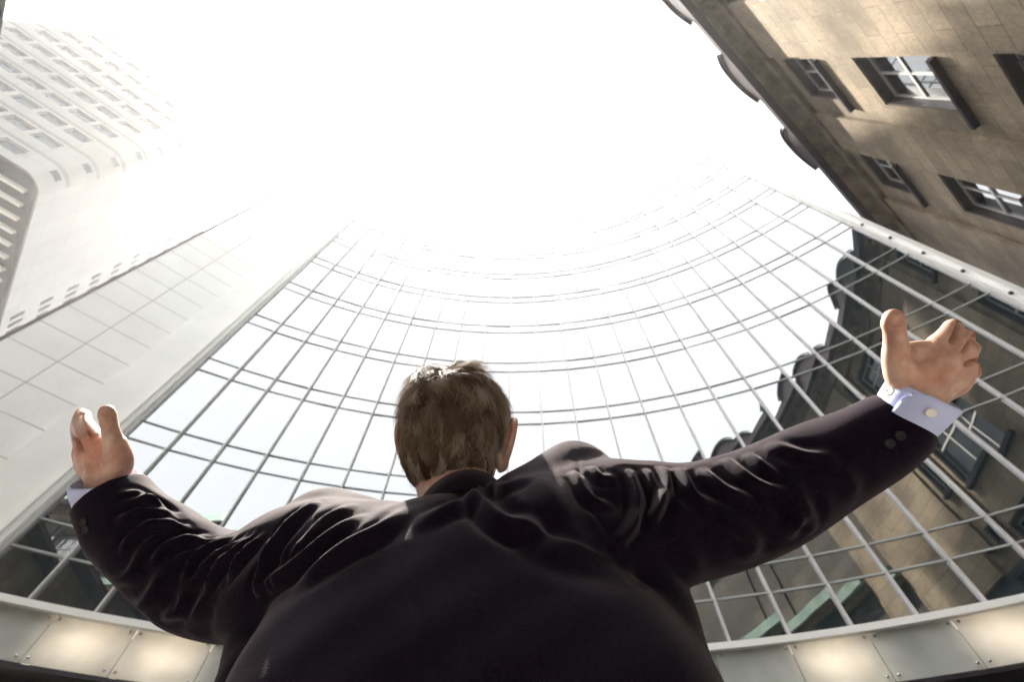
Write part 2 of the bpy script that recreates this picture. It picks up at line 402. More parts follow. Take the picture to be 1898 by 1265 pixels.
b = MB(); b.quad(SP(-25, 24.2, -.3), SP(22, 24.2, -.3), SP(20.5, 29.5, 3.2), SP(-23.5, 29.5, 3.2)); b.quad(SP(-23.5, 29.5, 3.2), SP(20.5, 29.5, 3.2), SP(20.5, 29.9, 11), SP(-23.5, 29.9, 11))
b.quad(SP(22, 24.2, -.3), SP(22, 24.2, 14), SP(20.5, 29.5, 11), SP(20.5, 29.5, 3.2)); b.quad(SP(22, 24.2, 14), SP(-25, 24.2, 14), SP(-23.5, 29.5, 11), SP(20.5, 29.5, 11))
b.build('roof', M['copper'], stone)
# string courses with copper flashing
for h in (18.55, 13.2, 10.9, 7.0, 2.2):
    te = 5.1 if h > 8 else 22.0
    runbox('string_course', M['stone_trim'], (h, h+.3), (-.25, .05), (-25.1, te))
    runbox('flashing', M['copper'], (h+.3, h+.75), (-.42, .05), (-25.1, te))
for t in (-8.6, -20.0):
    tube([SP(t, h, -.22) for h in (-1.0, 10, 23.2)], .075, 12).build('drainpipe', M['dark_metal'], stone, True)
# ------------------------------------------------------------------ pale panel wall between the towers, left
PW = Plane(52.0, 15.35, -1)      # normal points away from the camera, azimuth -38
def az_t(pl, az, o=0.):         # run coordinate where the wall is met in this azimuth
    a = rad(az); e = np.array([math.sin(a), math.cos(a)]); k = (pl.D+o)/(pl.n@e); return float(pl.d@(e*k))
annex = empty('panel_clad_building', (*(PW(az_t(PW, -57), 0)[:2]), 0), 'pale building clad in large square stone panels, between white tower and glass tower', 'building')
tL, tP, tG = az_t(PW, -64.4), az_t(PW, -55.2), az_t(PW, -50.3)
PWH = 40.0
PW.wall(tL, tP, -1.1, PWH, []).build('wall', M['cement'], annex)
b = MB(); PW.box(b, (tP, tG), (-1.1, PWH+.4), (-.12, 6)); b.build('pier', M['smooth_white'], annex)
b = MB(); PW.box(b, (tL+.002, tP-.002), (-1.1, PWH), (.05, 6)); b.build('structure', M['smooth_white'], annex)
b = MB(); PW.box(b, (tL-.05, tP), (PWH, PWH+.3), (-.08, 6)); b.build('coping', M['smooth_white'], annex)
MB().hexa([PW(t, h, o) for h in (-1.1, PWH) for o in (-.02, .06) for t in (tL-.10, tL-.003)]).build('edge_strip', M['brown_frame'], annex)
# ------------------------------------------------------------------ white high-rise, far left
C0 = np.array([-39.05, 8.66]) + np.array([.66, -.10]); dl = np.array([-math.sin(rad(51.8)), -math.cos(rad(51.8))]); dr = np.array([-math.sin(rad(38.2)), math.cos(rad(38.2))])
LW, RW, CR = 19.3, 21.0, 1.6; ZS, ZT = 39.2, 74.0
hr_ = empty('white_high_rise', (C0[0]-14, C0[1]+2, 0), 'white high-rise with rounded corner and rows of grey-blue windows at far left', 'tower')
class Face:
    def __init__(s, o, d, n): s.o = o; s.d = d; s.n = n
    def __call__(s, t, h, o=0.):
        q = s.o + s.d*t + s.n*o; return np.array([q[0], q[1], h+CAMZ])
inn = lambda d: -d
FLf = Face(C0, dl, dr); FRf = Face(C0, dr, dl)
def fbox(fc, b, t, h, o): return b.hexa([fc(tt, hh, oo) for hh in h for oo in o for tt in t])
floors = [41.2+3.4*k for k in range(10)]
lw = []; x = CR+1.2
while x+1.8 < LW: lw.append((x, x+1.8)); x += 2.25
holesL = [(a, b_, z-1.0, z+.35) for (a, b_) in lw for z in floors]
Plane.wall(FLf, CR, LW, ZS, ZT, holesL, .3).build('wall', M['white_clad'], hr_)
rw = [(RW-.9-k*1.05, RW-.35-k*1.05) for k in range(4)]
rw2 = [(CR+.8+k*1.5, CR+1.9+k*1.5) for k in range(3)]
holesR = [(a, b_, z-1.1, z+.5) for (a, b_) in rw for z in floors] 
Plane.wall(FRf, CR, RW, ZS, ZT, holesR, .3).build('wall', M['white_clad'], hr_)
for (a, b_, z0, z1) in holesL:
    f = MB(); fbox(FLf, f, (a, b_), (z0, z0+.06), (.14, .24)); fbox(FLf, f, (a, b_), (z1-.06, z1), (.14, .24)); fbox(FLf, f, (a, a+.06), (z0+.06, z1-.06), (.14, .24)); fbox(FLf, f, (b_-.06, b_), (z0+.06, z1-.06), (.14, .24))
    o = f.build('window', M['win_frame'], hr_)
    MB().quad(FLf(a+.06, z0+.06, .2), FLf(b_-.06, z0+.06, .2), FLf(b_-.06, z1-.06, .2), FLf(a+.06, z1-.06, .2)).build('pane', M['blue_glass'], o)
for (a, b_, z0, z1) in holesR:
    f = MB(); f.quad(FRf(a, z0, .2), FRf(b_, z0, .2), FRf(b_, z1, .2), FRf(a, z1, .2)); f.build('small_window', M['blue_glass'], hr_)
# shallow ledges between rows on both faces, running round the rounded corner
def corner_pts(o, n=9):
    ctr = C0 + dl*CR + dr*CR; r = CR - o; pts = []
    for k in range(n+1):
        a = math.pi/2*k/n; pts.append(ctr - dr*r*math.cos(a) - dl*r*math.sin(a))
    return pts
b = MB(); cp = corner_pts(0); 
for i in range(len(cp)-1):
    b.quad((*cp[i], ZS+CAMZ), (*cp[i+1], ZS+CAMZ), (*cp[i+1], ZT+CAMZ), (*cp[i], ZT+CAMZ), [(i*.3, ZS), (i*.3+.3, ZS), (i*.3+.3, ZT), (i*.3, ZT)])
b.build('rounded_corner', M['white_clad'], hr_, True)
for z in floors:
    b = MB(); oo = -.022; path = [C0+dl*LW+dr*oo, *corner_pts(oo)]
    path2 = [C0+dl*LW, *corner_pts(0)]
    for i in range(len(path)-1):
        b.hexa([(*p, zz+CAMZ) for zz in (z+.75, z+1.15) for p in (path[i], path[i+1], path2[i], path2[i+1])])
    b.build('ledge', M['white_clad'], hr_)
    m0 = cp[4]; m1 = cp[5]; nn = -(dl+dr)/np.linalg.norm(dl+dr)
    q = [np.array([*(p+nn*.03), 0]) for p in (cp[3], cp[4], cp[5], cp[6])]
    d_ = MB()
    for i in range(3): d_.quad(q[i]+[0, 0, z-.35+CAMZ], q[i+1]+[0, 0, z-.35+CAMZ], q[i+1]+[0, 0, z+.35+CAMZ], q[i]+[0, 0, z+.35+CAMZ])
    d_.build('corner_window', M['blue_glass'], hr_)
# back, roof, underside, bronze rim and louvres below
BK = C0 + dl*LW + dr*RW
out = [C0+dl*LW, *corner_pts(0), C0+dr*RW, BK]
def ring_inset(k):      # footprint shrunk by k
    return [C0+dl*LW+dr*k, *[p for p in corner_pts(k)], C0+dr*RW+dl*k, BK]
b = MB(); m_ = len(out)
b.add([(*p, ZT+CAMZ) for p in out], [tuple(range(m_))]); b.quad(*[(*p, z+CAMZ) for p, z in ((out[-2], ZS), (BK, ZS), (BK, ZT), (out[-2], ZT))]); b.quad(*[(*p, z+CAMZ) for p, z in ((BK, ZS), (out[0], ZS), (out[0], ZT), (BK, ZT))])
b.build('roof', M['white_clad'], hr_)
def annulus(k0, k1, z, name, m):
    a, c = ring_inset(k0), ring_inset(k1); b = MB()
    for i in range(len(a)-2): b.quad((*a[i], z+CAMZ), (*a[i+1], z+CAMZ), (*c[i+1], z+CAMZ), (*c[i], z+CAMZ))
    return b.build(name, m, hr_)
annulus(0, .15, ZS, 'soffit_rim', M['white_clad'])
a, c = ring_inset(.15), ring_inset(1.05); b = MB()
for i in range(len(a)-2):
    b.quad((*a[i], ZS+CAMZ), (*a[i+1], ZS+CAMZ), (*a[i+1], ZS+.5+CAMZ), (*a[i], ZS+.5+CAMZ)); b.quad((*a[i], ZS+.5+CAMZ), (*a[i+1], ZS+.5+CAMZ), (*c[i+1], ZS+.9+CAMZ), (*c[i], ZS+.9+CAMZ))
b.build('bronze_rim', M['brown_frame'], hr_)
b = MB(); b.add([(*p, ZS+.9+CAMZ) for p in ring_inset(1.05)], [tuple(range(m_))]); b.build('soffit', M['dark_metal'], hr_)
for k in range(12):
    t = 2.2+k*1.5; b = MB(); b.hexa([FRf(tt, hh, oo) for hh in (ZS+.3, ZS+.65) for oo in (1.2, 17) for tt in (t, t+.28)]); b.build('louvre', M['white_paint'], hr_)
b = MB(); b.hexa([FRf(tt, hh, oo) for hh in (-1.1, ZS+.9) for oo in (6, 19) for tt in (6, 20)]); b.build('lower_storeys', M['brown_frame'], hr_)
# ------------------------------------------------------------------ dark eave of a building at the left margin
e0, e1 = np.array([-.893, -.086])*14, np.array([-.933, -.033])*14
dv = (e1-e0)/np.linalg.norm(e1-e0); nv = np.array([-dv[1], dv[0]]); 
if nv@e0 < 0: nv = -nv
ed = empty('dark_roofed_building', (*(e0+nv*4), 0), 'sliver of a dark purple-brown roof edge in the top left corner', 'building')
def eb(name, m, t, h, o):
    b = MB(); b.hexa([np.array([*(e0+dv*tt+nv*oo), hh+CAMZ]) for hh in h for oo in o for tt in t]); return b.build(name, m, ed)
eb('eave', M['dark_eave'], (-14, 3.2), (13.75, 14.0), (0, 1.2)); eb('wall', M['stone_trim'], (-13.5, 2.6), (-1.1, 13.75), (.8, 10)); eb('roof', M['dark_metal'], (-14, 3.2), (14.0, 14.3), (.5, 10.4))
# ------------------------------------------------------------------ the man
M['skin'] = mat('skin', (.56, .29, .19), .45, 0, .4, Subsurface_Weight=.12, Subsurface_Scale=.01)
P(M['skin']).inputs['Subsurface Radius'].default_value = (1, .3, .15)
plain_noise(M['skin'], (.40, .215, .155), (.58, .385, .295), 38, b=.35, bd=.0014, detail=8)
sk = M['skin']; lo_ = nd(sk, 'ShaderNodeTexNoise', Scale=17., Detail=3.); rr_ = ramp(sk, lo_.outputs[0], [(.42, (1, 1, 1)), (.70, (.98, .72, .66))])
_src = P(sk).inputs['Base Color'].links[0].from_socket; lk(sk, mixc(sk, 1.0, _src, rr_.outputs[0], 'MULTIPLY'), P(sk).inputs['Base Color'])
tc_ = nd(sk, 'ShaderNodeTexCoord'); vo = nd(sk, 'ShaderNodeTexVoronoi', Scale=900.); vo.feature = 'DISTANCE_TO_EDGE'; lk(sk, tc_.outputs['Object'], vo.inputs['Vector'])
lk(sk, tc_.outputs['Object'], lo_.inputs['Vector'])
bump(sk, vo.outputs[0], .25, .0006, [n for n in sk.node_tree.nodes if n.type == 'BUMP'][0])
def suit():
    m = mat('wool_suit', (.022, .014, .020), .8, 0, .5, IOR=1.13, Sheen_Weight=.19, Sheen_Roughness=.36)
    P(m).inputs['Sheen Tint'].default_value = (.82, .68, .68, 1)
    tc = nd(m, 'ShaderNodeTexCoord')
    w = nd(m, 'ShaderNodeTexWave', Scale=330., Distortion=.3); w.bands_direction = 'DIAGONAL'; lk(m, tc.outputs['Object'], w.inputs['Vector'])
    n = nd(m, 'ShaderNodeTexNoise', Scale=420., Detail=3.); lk(m, tc.outputs['Object'], n.inputs['Vector'])
    n2 = nd(m, 'ShaderNodeTexNoise', Scale=26., Detail=6., Roughness=.6); lk(m, tc.outputs['Object'], n2.inputs['Vector'])
    b = bump(m, w.outputs[0], .35, .0006); b = bump(m, n.outputs[0], .35, .0006, b); bump(m, n2.outputs[0], .12, .004, b)
    r = ramp(m, n.outputs[0], [(.3, (.0028, .0012, .0056)), (.7, (.0100, .0054, .0118))]); lk(m, r.outputs[0], P(m).inputs['Base Color'])
    return m
M['suit'] = suit()
M['suit_dark'] = mat('suit_lining', (.010, .007, .012), .7, 0, .2)
M['shirt'] = mat('blue_white_shirt_cotton', (.50, .54, .78), .8, 0, .2, Sheen_Weight=.2)
M['button'] = mat('pearl_button', (.75, .73, .66), .3)
M['dark_button'] = mat('dark_horn_button', (.006, .005, .008), .6, 0, .3)
man = empty('person', (-.05, .52, 0), 'man in dark suit seen from behind and below, looking up with both arms raised wide', 'person')

def catmull(pts, per=6):
    p = np.array(pts, float); p = np.vstack([2*p[0]-p[1], p, 2*p[-1]-p[-2]]); out = []
    for i in range(1, len(p)-2):
        for k in range(per):
            t = k/per
            out.append(.5*((2*p[i])+(-p[i-1]+p[i+1])*t+(2*p[i-1]-5*p[i]+4*p[i+1]-p[i+2])*t*t+(-p[i-1]+3*p[i]-3*p[i+1]+p[i+2])*t**3))
    out.append(p[-2]); return np.array(out)
def limb(nodes, n=22, per=6, flat=None, cup=0., round0=True, round1=True):
    """nodes (x,y,z,r); flat = (axis vector, factor) squashes the section along an axis; cup > 0 leaves a hollow open end"""
    c = catmull(nodes, per); pts, rr = c[:, :3], np.maximum(c[:, 3], .002)
    T = np.gradient(pts, axis=0); T /= np.linalg.norm(T, axis=1)[:, None]
    rings = []
    ref = np.array([.13, .31, .94]); a = ref-T[0]*(ref@T[0]); a /= np.linalg.norm(a)
    def ring(p, t, a, r):
        c_ = np.cross(t, a); th = np.linspace(0, 2*np.pi, n, endpoint=False)
        q = r*(np.cos(th)[:, None]*a+np.sin(th)[:, None]*c_)
        if flat is not None:
            f = np.array(flat[0], float); f /= np.linalg.norm(f); q = q + (q@f)[:, None]*f*(flat[1]-1)
        return p+q
    if round0:
        for k in (3, 2, 1):
            ph = k/3*1.35; rings.append(ring(pts[0]-T[0]*rr[0]*math.sin(ph), T[0], a, rr[0]*math.cos(ph)))
    for i in range(len(pts)):
        a = a-T[i]*(a@T[i]); a /= np.linalg.norm(a); rings.append(ring(pts[i], T[i], a, rr[i]))
    if cup:
        rings.append(ring(pts[-1]+T[-1]*.002, T[-1], a, rr[-1]-.004)); rings.append(ring(pts[-1]-T[-1]*cup, T[-1], a, rr[-1]-.008))
    elif round1:
        for k in (1, 2, 3):
            ph = k/3*1.35; rings.append(ring(pts[-1]+T[-1]*rr[-1]*math.sin(ph), T[-1], a, rr[-1]*math.cos(ph)))
    V = np.vstack(rings); m = len(rings); Fq = []
    for i in range(m-1):
        for k in range(n): Fq.append((i*n+k, i*n+(k+1) % n, (i+1)*n+(k+1) % n, (i+1)*n+k))
    Fq.append(tuple(range(n))[::-1]); Fq.append(tuple(range((m-1)*n, m*n)))
    return V, Fq
def loft(secs, n=40):
    """secs (z, cx, cy, a, b, power) stacked horizontal super-ellipses, smooth between"""
    c = catmull([s[:6] for s in secs], 5); V = []; Fq = []
    th = np.linspace(0, 2*np.pi, n, endpoint=False)
    for z, cx, cy, a, b, pw in c:
        cs, sn = np.cos(th), np.sin(th); e = 2/pw
        V.append(np.stack([cx+a*np.sign(cs)*abs(cs)**e, cy+b*np.sign(sn)*abs(sn)**e, np.full(n, z)], 1))
    m = len(V); V = np.vstack(V)
    for i in range(m-1):
        for k in range(n): Fq.append((i*n+k, i*n+(k+1) % n, (i+1)*n+(k+1) % n, (i+1)*n+k))
    Fq.append(tuple(range(n))[::-1]); Fq.append(tuple(range((m-1)*n, m*n)))
    return V, Fq
def ellipsoid(c, r, R=None, n=28, m=16):
    V = []; Fq = []
    for i in range(1, m):
        ph = math.pi*i/m
        for k in range(n):
            th = 2*math.pi*k/n; V.append((math.sin(ph)*math.cos(th)*r[0], math.sin(ph)*math.sin(th)*r[1], math.cos(ph)*r[2]))
    V = np.array(V)
    for i in range(m-2):
        for k in range(n): Fq.append((i*n+k, (i+1)*n+k, (i+1)*n+(k+1) % n, i*n+(k+1) % n))
    Fq.append(tuple(range(n))); Fq.append(tuple(range((m-2)*n, (m-1)*n))[::-1])
    if R is not None: V = V@np.array(R).T
    return V+np.array(c), Fq
def fuse(parts, vox, smooth):
    """one continuous surface from overlapping closed pieces"""
    vs, fs, k = [], [], 0
    for V, Fq in parts: vs += V.tolist(); fs += [tuple(i+k for i in f) for f in Fq]; k += len(V)
    me = bpy.data.meshes.new('tmp'); me.from_pydata(vs, [], fs); o = bpy.data.objects.new('tmp', me); COL.objects.link(o)
    md = o.modifiers.new('r', 'REMESH'); md.mode = 'VOXEL'; md.voxel_size = vox
    dg = bpy.context.evaluated_depsgraph_get(); ev = o.evaluated_get(dg); m2 = ev.to_mesh()
    V = np.zeros(len(m2.vertices)*3); m2.vertices.foreach_get('co', V); V = V.reshape(-1, 3)
    Fa = np.zeros(len(m2.polygons)*4, int)
    if len(m2.loops) == len(Fa): m2.loops.foreach_get('vertex_index', Fa); Fa = Fa.reshape(-1, 4)
    E_ = np.zeros(len(m2.edges)*2, int); m2.edges.foreach_get('vertices', E_); E_ = E_.reshape(-1, 2)
    ev.to_mesh_clear(); bpy.data.objects.remove(o); bpy.data.meshes.remove(me)
    V = relax(V, E_, smooth); return V, Fa, E_
def relax(V, E_, it, w=.6, mask=None):
    n = len(V); deg = np.bincount(E_.ravel(), minlength=n).astype(float)
    for _ in range(it):
        S_ = np.stack([np.bincount(E_[:, 0], V[E_[:, 1], c], n)+np.bincount(E_[:, 1], V[E_[:, 0], c], n) for c in range(3)], 1)/deg[:, None]
        ww = w if mask is None else (w*mask)[:, None]
        V = V + (S_-V)*ww
    return V
def normals(V, Fa):
    fn = np.cross(V[Fa[:, 2]]-V[Fa[:, 0]], V[Fa[:, 3]]-V[Fa[:, 1]]); N = np.zeros_like(V)
    for k in range(4):
        for c in range(3): N[:, c] += np.bincount(Fa[:, k], fn[:, c], len(V))
    return N/np.maximum(np.linalg.norm(N, axis=1), 1e-12)[:, None]
def pix(V):
    q = V-CAM; d = q@fwd; return 949+F*(q@RT)/d, 632.5-F*(q@UP)/d, d
def snap(V, N, pts):
    """lay a drawn line on the cloth: nearest point of the surface that faces the back of the man"""
    px, py, d = pix(V); face = ((V-CAM)*N).sum(1) < 0; out = []
    for x, y in pts:
        r = (px-x)**2+(py-y)**2; ok = np.where(face & (r < 81))[0]
        if len(ok) == 0: i = np.argmin(r+1e6*(~face))
        else: i = ok[np.argmin(d[ok])]
        out.append(V[i])
    return np.array(out)
def seg_dist(V, line):
    best = np.full(len(V), 9.); bt = np.zeros(len(V)); L = np.r_[0, np.cumsum(np.linalg.norm(np.diff(line, axis=0), axis=1))]
    for i in range(len(line)-1):
        a, d = line[i], line[i+1]-line[i]; l2 = max(d@d, 1e-12)
        t = np.clip(((V-a)@d)/l2, 0, 1); r = np.linalg.norm(V-a-t[:, None]*d, axis=1)
        m = r < best; best[m] = r[m]; bt[m] = (L[i]+t[m]*(L[i+1]-L[i]))/L[-1]
    return best, bt
def fold(V, N, D, pts, w, amp, valley=.55, ease=.5):
    if len(V) > 0 and w > .0045: amp = amp*1.35
    line = catmull(snap(V, N, pts), 4); r, t = seg_dist(V, line)
    e = np.sin(np.pi*np.clip(t*.96+.02, 0, 1))**ease
    D += e*amp*(np.exp(-(r/w)**1.45) - valley*np.exp(-((r-1.9*w)/(.9*w))**2))

# ---- skin: head, neck, trunk core, arms and hands in one surface
HT = rad(33)
HC = at(843, 804, .755)
hx = np.array([1, 0, 0.]); hu = np.array([0, -math.sin(HT), math.cos(HT)]); hf = np.array([0, math.cos(HT), math.sin(HT)])
tl = rad(4); hx, hu = math.cos(tl)*hx-math.sin(tl)*hu, math.cos(tl)*hu+math.sin(tl)*hx
HR = np.stack([hx, hf, hu], 1)
yw = rad(-12); HR = HR@np.array([[math.cos(yw), -math.sin(yw), 0], [math.sin(yw), math.cos(yw), 0], [0, 0, 1]]); hx, hf, hu = HR[:, 0], HR[:, 1], HR[:, 2]
def hp(x, y, z): return HC + x*hx + y*hf + z*hu
body = [ellipsoid(HC, (.070, .096, .094), HR)]
body.append(ellipsoid(hp(0, .022, -.035), (.066, .080, .085), HR))
body.append(ellipsoid(hp(0, .045, -.085), (.044, .050, .040), HR))       # jaw
body.append(ellipsoid(hp(0, .104, -.028), (.013, .018, .022), HR)); body.append(ellipsoid(hp(0, .096, -.008), (.009, .014, .026), HR))   # nose
for s in (-1, 1):
    body.append(ellipsoid(hp(s*.030, .090, .018), (.018, .009, .006), HR))     # brow
    body.append(ellipsoid(hp(s*.030, .082, .002), (.0125, .0125, .0115), HR))  # eyelids
    body.append(ellipsoid(hp(s*.038, .080, -.030), (.018, .012, .014), HR))    # cheek
body.append(ellipsoid(hp(0, .094, -.064), (.022, .008, .005), HR)); body.append(ellipsoid(hp(0, .092, -.075), (.019, .008, .006), HR))
NB = at(850, 930, .675)
body.append(limb([(*hp(0, -.015, -.03), .060), (*(.5*hp(0, -.01, -.075)+.5*NB+np.array([0, .0, .01])), .054), (*NB, .054), (*(NB+[0, .03, -.06]), .055)]))
body.append(loft([(.98, -.03, .55, .13, .08, 2.2), (1.2, -.03, .55, .14, .08, 2.2), (1.36, -.05, .565, .13, .07, 2.1), (1.46, -.075, .58, .08, .055, 2), (1.51, -.08, .585, .05, .04, 2)]))
def pn(*nodes): return [(*at(x, y, d), r*d/F) for x, y, d, r in nodes]
RS = [(1120, 955, .62, 104), (1200, 972, .615, 114), (1290, 964, .612, 102), (1390, 934, .604, 97), (1490, 885, .598, 89), (1580, 838, .588, 79), (1650, 795, .575, 69), (1684, 767, .568, 62)]
LS = [(560, 1045, .62, 110), (460, 1082, .63, 97), (380, 1076, .638, 90), (312, 1034, .648, 83), (254, 986, .662, 76), (220, 945, .674, 67), (200, 914, .68, 61)]
body.append(limb([(x, y, z, r*.55) for x, y, z, r in pn(*RS)]))
body.append(limb([(x, y, z, r*.55) for x, y, z, r in pn(*LS)]))
# right hand (seen from its back; fingers lead away from us, thumb up)
dR = .555
def rh(nodes, **k): body.append(limb([(*at(x, y, dR+dd), r*dR/F) for x, y, dd, r in nodes], n=18, **k))
ax = RT*.62 + UP*-.40 + fwd*.0
rh([(1680, 772, .012, 46), (1706, 738, .0, 45), (1718, 716, -.002, 47)], flat=(fwd, .66))
rh([(1700, 715, .0, 30), (1722, 676, -.002, 30), (1745, 640, .002, 24)])
rh([(1718, 718, .0, 30), (1744, 680, -.006, 31), (1768, 642, .0, 25)])
rh([(1732, 722, .004, 28), (1762, 690, -.004, 30), (1782, 656, .002, 24)])
rh([(1742, 728, .008, 22), (1768, 708, .002, 26), (1783, 684, .006, 23)])
rh([(1688, 722, .004, 30), (1672, 694, -.002, 28), (1662, 664, -.008, 23), (1661, 636, -.012, 19.5)])   # thumb metacarpal
rh([(1661, 640, -.012, 19.5), (1658, 614, -.016, 17.5), (1656, 600, -.018, 19), (1656, 590, -.02, 17)])        # thumb
rh([(1665, 662, .0, 20), (1690, 655, .004, 22), (1722, 650, .004, 20)])                                         # web
rh([(1738, 644, .002, 21), (1758, 618, .004, 16), (1766, 606, .014, 15), (1770, 610, .036, 13), (1764, 622, .056, 11)])
rh([(1766, 648, .002, 20), (1784, 629, .016, 13.5), (1791, 623, .026, 13.5), (1792, 630, .048, 12), (1784, 640, .062, 10)])
rh([(1780, 664, .004, 19), (1796, 650, .024, 12.5), (1803, 645, .036, 12.5), (1803, 652, .056, 11), (1795, 660, .066, 10)])
rh([(1782, 692, .008, 18), (1797, 694, .022, 13), (1806, 690, .036, 11.5), (1805, 679, .050, 9.5)])
# left hand (palm side edge towards us; fingers point away and up)
dL = .68
def lh(nodes, **k): body.append(limb([(*at(x, y, dL+dd), r*dL/F) for x, y, dd, r in nodes], n=18, **k))
lh([(203, 925, .0, 40), (200, 900, -.002, 37), (198, 880, -.002, 38)], flat=(fwd, .75))
lh([(212, 882, .0, 24), (219, 855, -.008, 24), (214, 825, -.012, 19)])           # ball of the thumb
lh([(214, 830, -.012, 18), (206, 802, -.014, 14.5), (201, 780, -.014, 13.5), (199, 770, -.014, 14.5), (198, 764, -.014, 13)])
lh([(192, 880, .0, 24), (184, 850, .004, 25), (176, 822, .012, 20)])
lh([(186, 884, .004, 22), (170, 852, .010, 24), (162, 824, .020, 19)])
lh([(182, 888, .008, 19), (163, 862, .014, 20), (154, 836, .026, 17)])
lh([(200, 850, .0, 22), (192, 832, .004, 20), (184, 822, .01, 16)])
lh([(178, 818, .012, 17), (164, 796, .034, 14.5), (157, 782, .060, 13), (157, 770, .085, 11)])
lh([(166, 818, .020, 17), (154, 798, .044, 14), (147, 782, .070, 12.5), (150, 766, .095, 10.5)])
lh([(156, 830, .026, 16), (147, 808, .050, 13), (143, 792, .074, 11.5), (146, 776, .094, 10)])
lh([(152, 850, .024, 14), (144, 843, .040, 10), (145, 830, .060, 9), (148, 816, .074, 8)])
# ear
for s in (1, -1):
    e0 = hp(s*.084, .006, -.022)
    s = s if s > 0 else -.88
    pts = [(s*.078, .012, -.052), (s*.088, -.006, -.046), (s*.098, -.020, -.022), (s*.102, -.022, .004), (s*.098, -.008, .022), (s*.088, .008, .018), (s*.080, .014, .0)]
    body.append(limb([(*hp(*p), .0052) for p in pts], n=12, per=4)); body.append(ellipsoid(hp(s*.082, .000, -.042), (.011, .015, .016), HR))
    body.append(ellipsoid(hp(s*.090, -.003, -.012), (.008, .015, .028), HR))
V, Fa, E_ = fuse(body, .0018, 2)
N = normals(V, Fa)
# knuckle creases and tendons
D = np.zeros(len(V)); hand = (np.linalg.norm(V-at(1735, 670, dR), axis=1) < .10) | (np.linalg.norm(V-at(185, 830, dL), axis=1) < .12)
iv = np.where(hand)[0]; Vh, Nh = V[iv], N[iv]; Dh = np.zeros(len(iv))
def crease(pts, w, a): fold(Vh, Nh, Dh, pts, w, a, 0., .4)
for y in (603, 610, 596): crease([(1642, y), (1656, y+2), (1672, y-1)], .0022, -.0019)
for y in (777, 784, 766): crease([(188, y), (199, y+2), (211, y)], .0023, -.0022)
for ln in ([(1722, 690), (1748, 640)], [(1745, 695), (1770, 645)], [(1762, 702), (1785, 660)]): crease(ln, .0035, .0012)
crease([(1700, 668), (1716, 655), (1735, 648)], .004, -.0010)
hpx, hpy, hpd = pix(Vh); vis = ((Vh-CAM)*Nh).sum(1) < 0; PUSH = np.zeros(len(iv))
def gap(nodes, w, a, d0):
    """press a groove between two fingers, straight into the hand"""
    r = seg_dist2(hpx, hpy, catmull([(x, y, 0) for x, y in nodes], 5))
    PUSH[:] = np.maximum(PUSH, np.where(vis & (np.abs(hpd-d0) < .05), a*np.exp(-(r/w)**2), 0))
def seg_dist2(x, y, q):
    b_ = np.full(len(x), 1e9)
    for k in range(len(q)-1):
        a_, e_ = q[k][:2], q[k+1][:2]-q[k][:2]; t = np.clip(((x-a_[0])*e_[0]+(y-a_[1])*e_[1])/max(e_@e_, 1e-9), 0, 1)
        b_ = np.minimum(b_, np.hypot(x-a_[0]-t*e_[0], y-a_[1]-t*e_[1]))
    return b_
gap([(1765, 632), (1771, 619), (1777, 604), (1780, 594)], 3.6, .013, .56)
gap([(1787, 652), (1795, 641), (1803, 629), (1807, 622)], 3.2, .011, .57)
gap([(1792, 676), (1801, 671), (1814, 667)], 3.2, .011, .58)
gap([(166, 812), (156, 794), (150, 778), (152, 764)], 2.6, .008, .72)
gap([(152, 836), (146, 822), (138, 812)], 2.6, .008, .72)
for y in (596, 604, 611): gap([(1644, y+1), (1656, y+2), (1669, y-1)], 1.7, .0016, .54)
for y in (769, 777, 785): gap([(189, y+1), (199, y+2), (209, y)], 1.7, .0020, .665)
crease([(1752, 622), (1760, 606), (1768, 600)], .004, .0012); crease([(1776, 625), (1788, 618)], .004, .0012); crease([(1796, 612), (1786, 622), (1776, 632)], .0012, -.0006)
crease([(1672, 655), (1682, 668), (1700, 672)], .004, -.0012); crease([(1690, 690), (1715, 680)], .003, -.0007)
crease([(193, 872), (203, 850), (206, 830)], .004, -.0018); crease([(175, 885), (200, 868), (225, 866)], .0022, -.0012); crease([(160, 840), (172, 868)], .003, -.0010)
crease([(172, 812), (168, 800)], .002, -.0010)
D[iv] = Dh; V = V+N*D[:, None]; V[iv] += fwd*PUSH[:, None]
bd = arr_obj('body', V, Fa, M['skin'], man)

# ---- jacket: back, shoulders and sleeves in one cloth surface
jk = [loft([(.80, -.03, .575, .205, .125, 2.3), (.95, -.025, .568, .198, .122, 2.3), (1.10, -.018, .555, .205, .120, 2.2), (1.22, -.022, .538, .236, .118, 2.4),
            (1.31, -.025, .532, .238, .114, 2.5), (1.38, -.036, .530, .222, .109, 2.3), (1.44, -.060, .534, .185, .108, 2.1), (1.49, -.075, .542, .14, .096, 2), (1.53, -.08, .556, .09, .068, 2)])]
jk.append(limb(pn((1000, 1020, .585, 140), *RS), n=34, cup=.03)); jk.append(limb(pn((700, 1065, .585, 135), *LS), n=34, cup=.03))
jk.append(limb(pn((930, 1000, .60, 95), (1010, 930, .64, 78), (1064, 884, .675, 68), (1090, 905, .68, 66)), n=26))     # right shoulder raised by the arm
jk.append(limb(pn((760, 1040, .60, 90), (680, 990, .64, 66), (598, 972, .675, 66), (560, 1020, .675, 78)), n=26))
jk.append(limb(pn((1178, 1045, .59, 74), (1205, 1150, .53, 84), (1225, 1265, .47, 98)), n=26)); jk.append(limb(pn((530, 1120, .605, 88), (516, 1200, .565, 88), (500, 1290, .50, 99)), n=26))
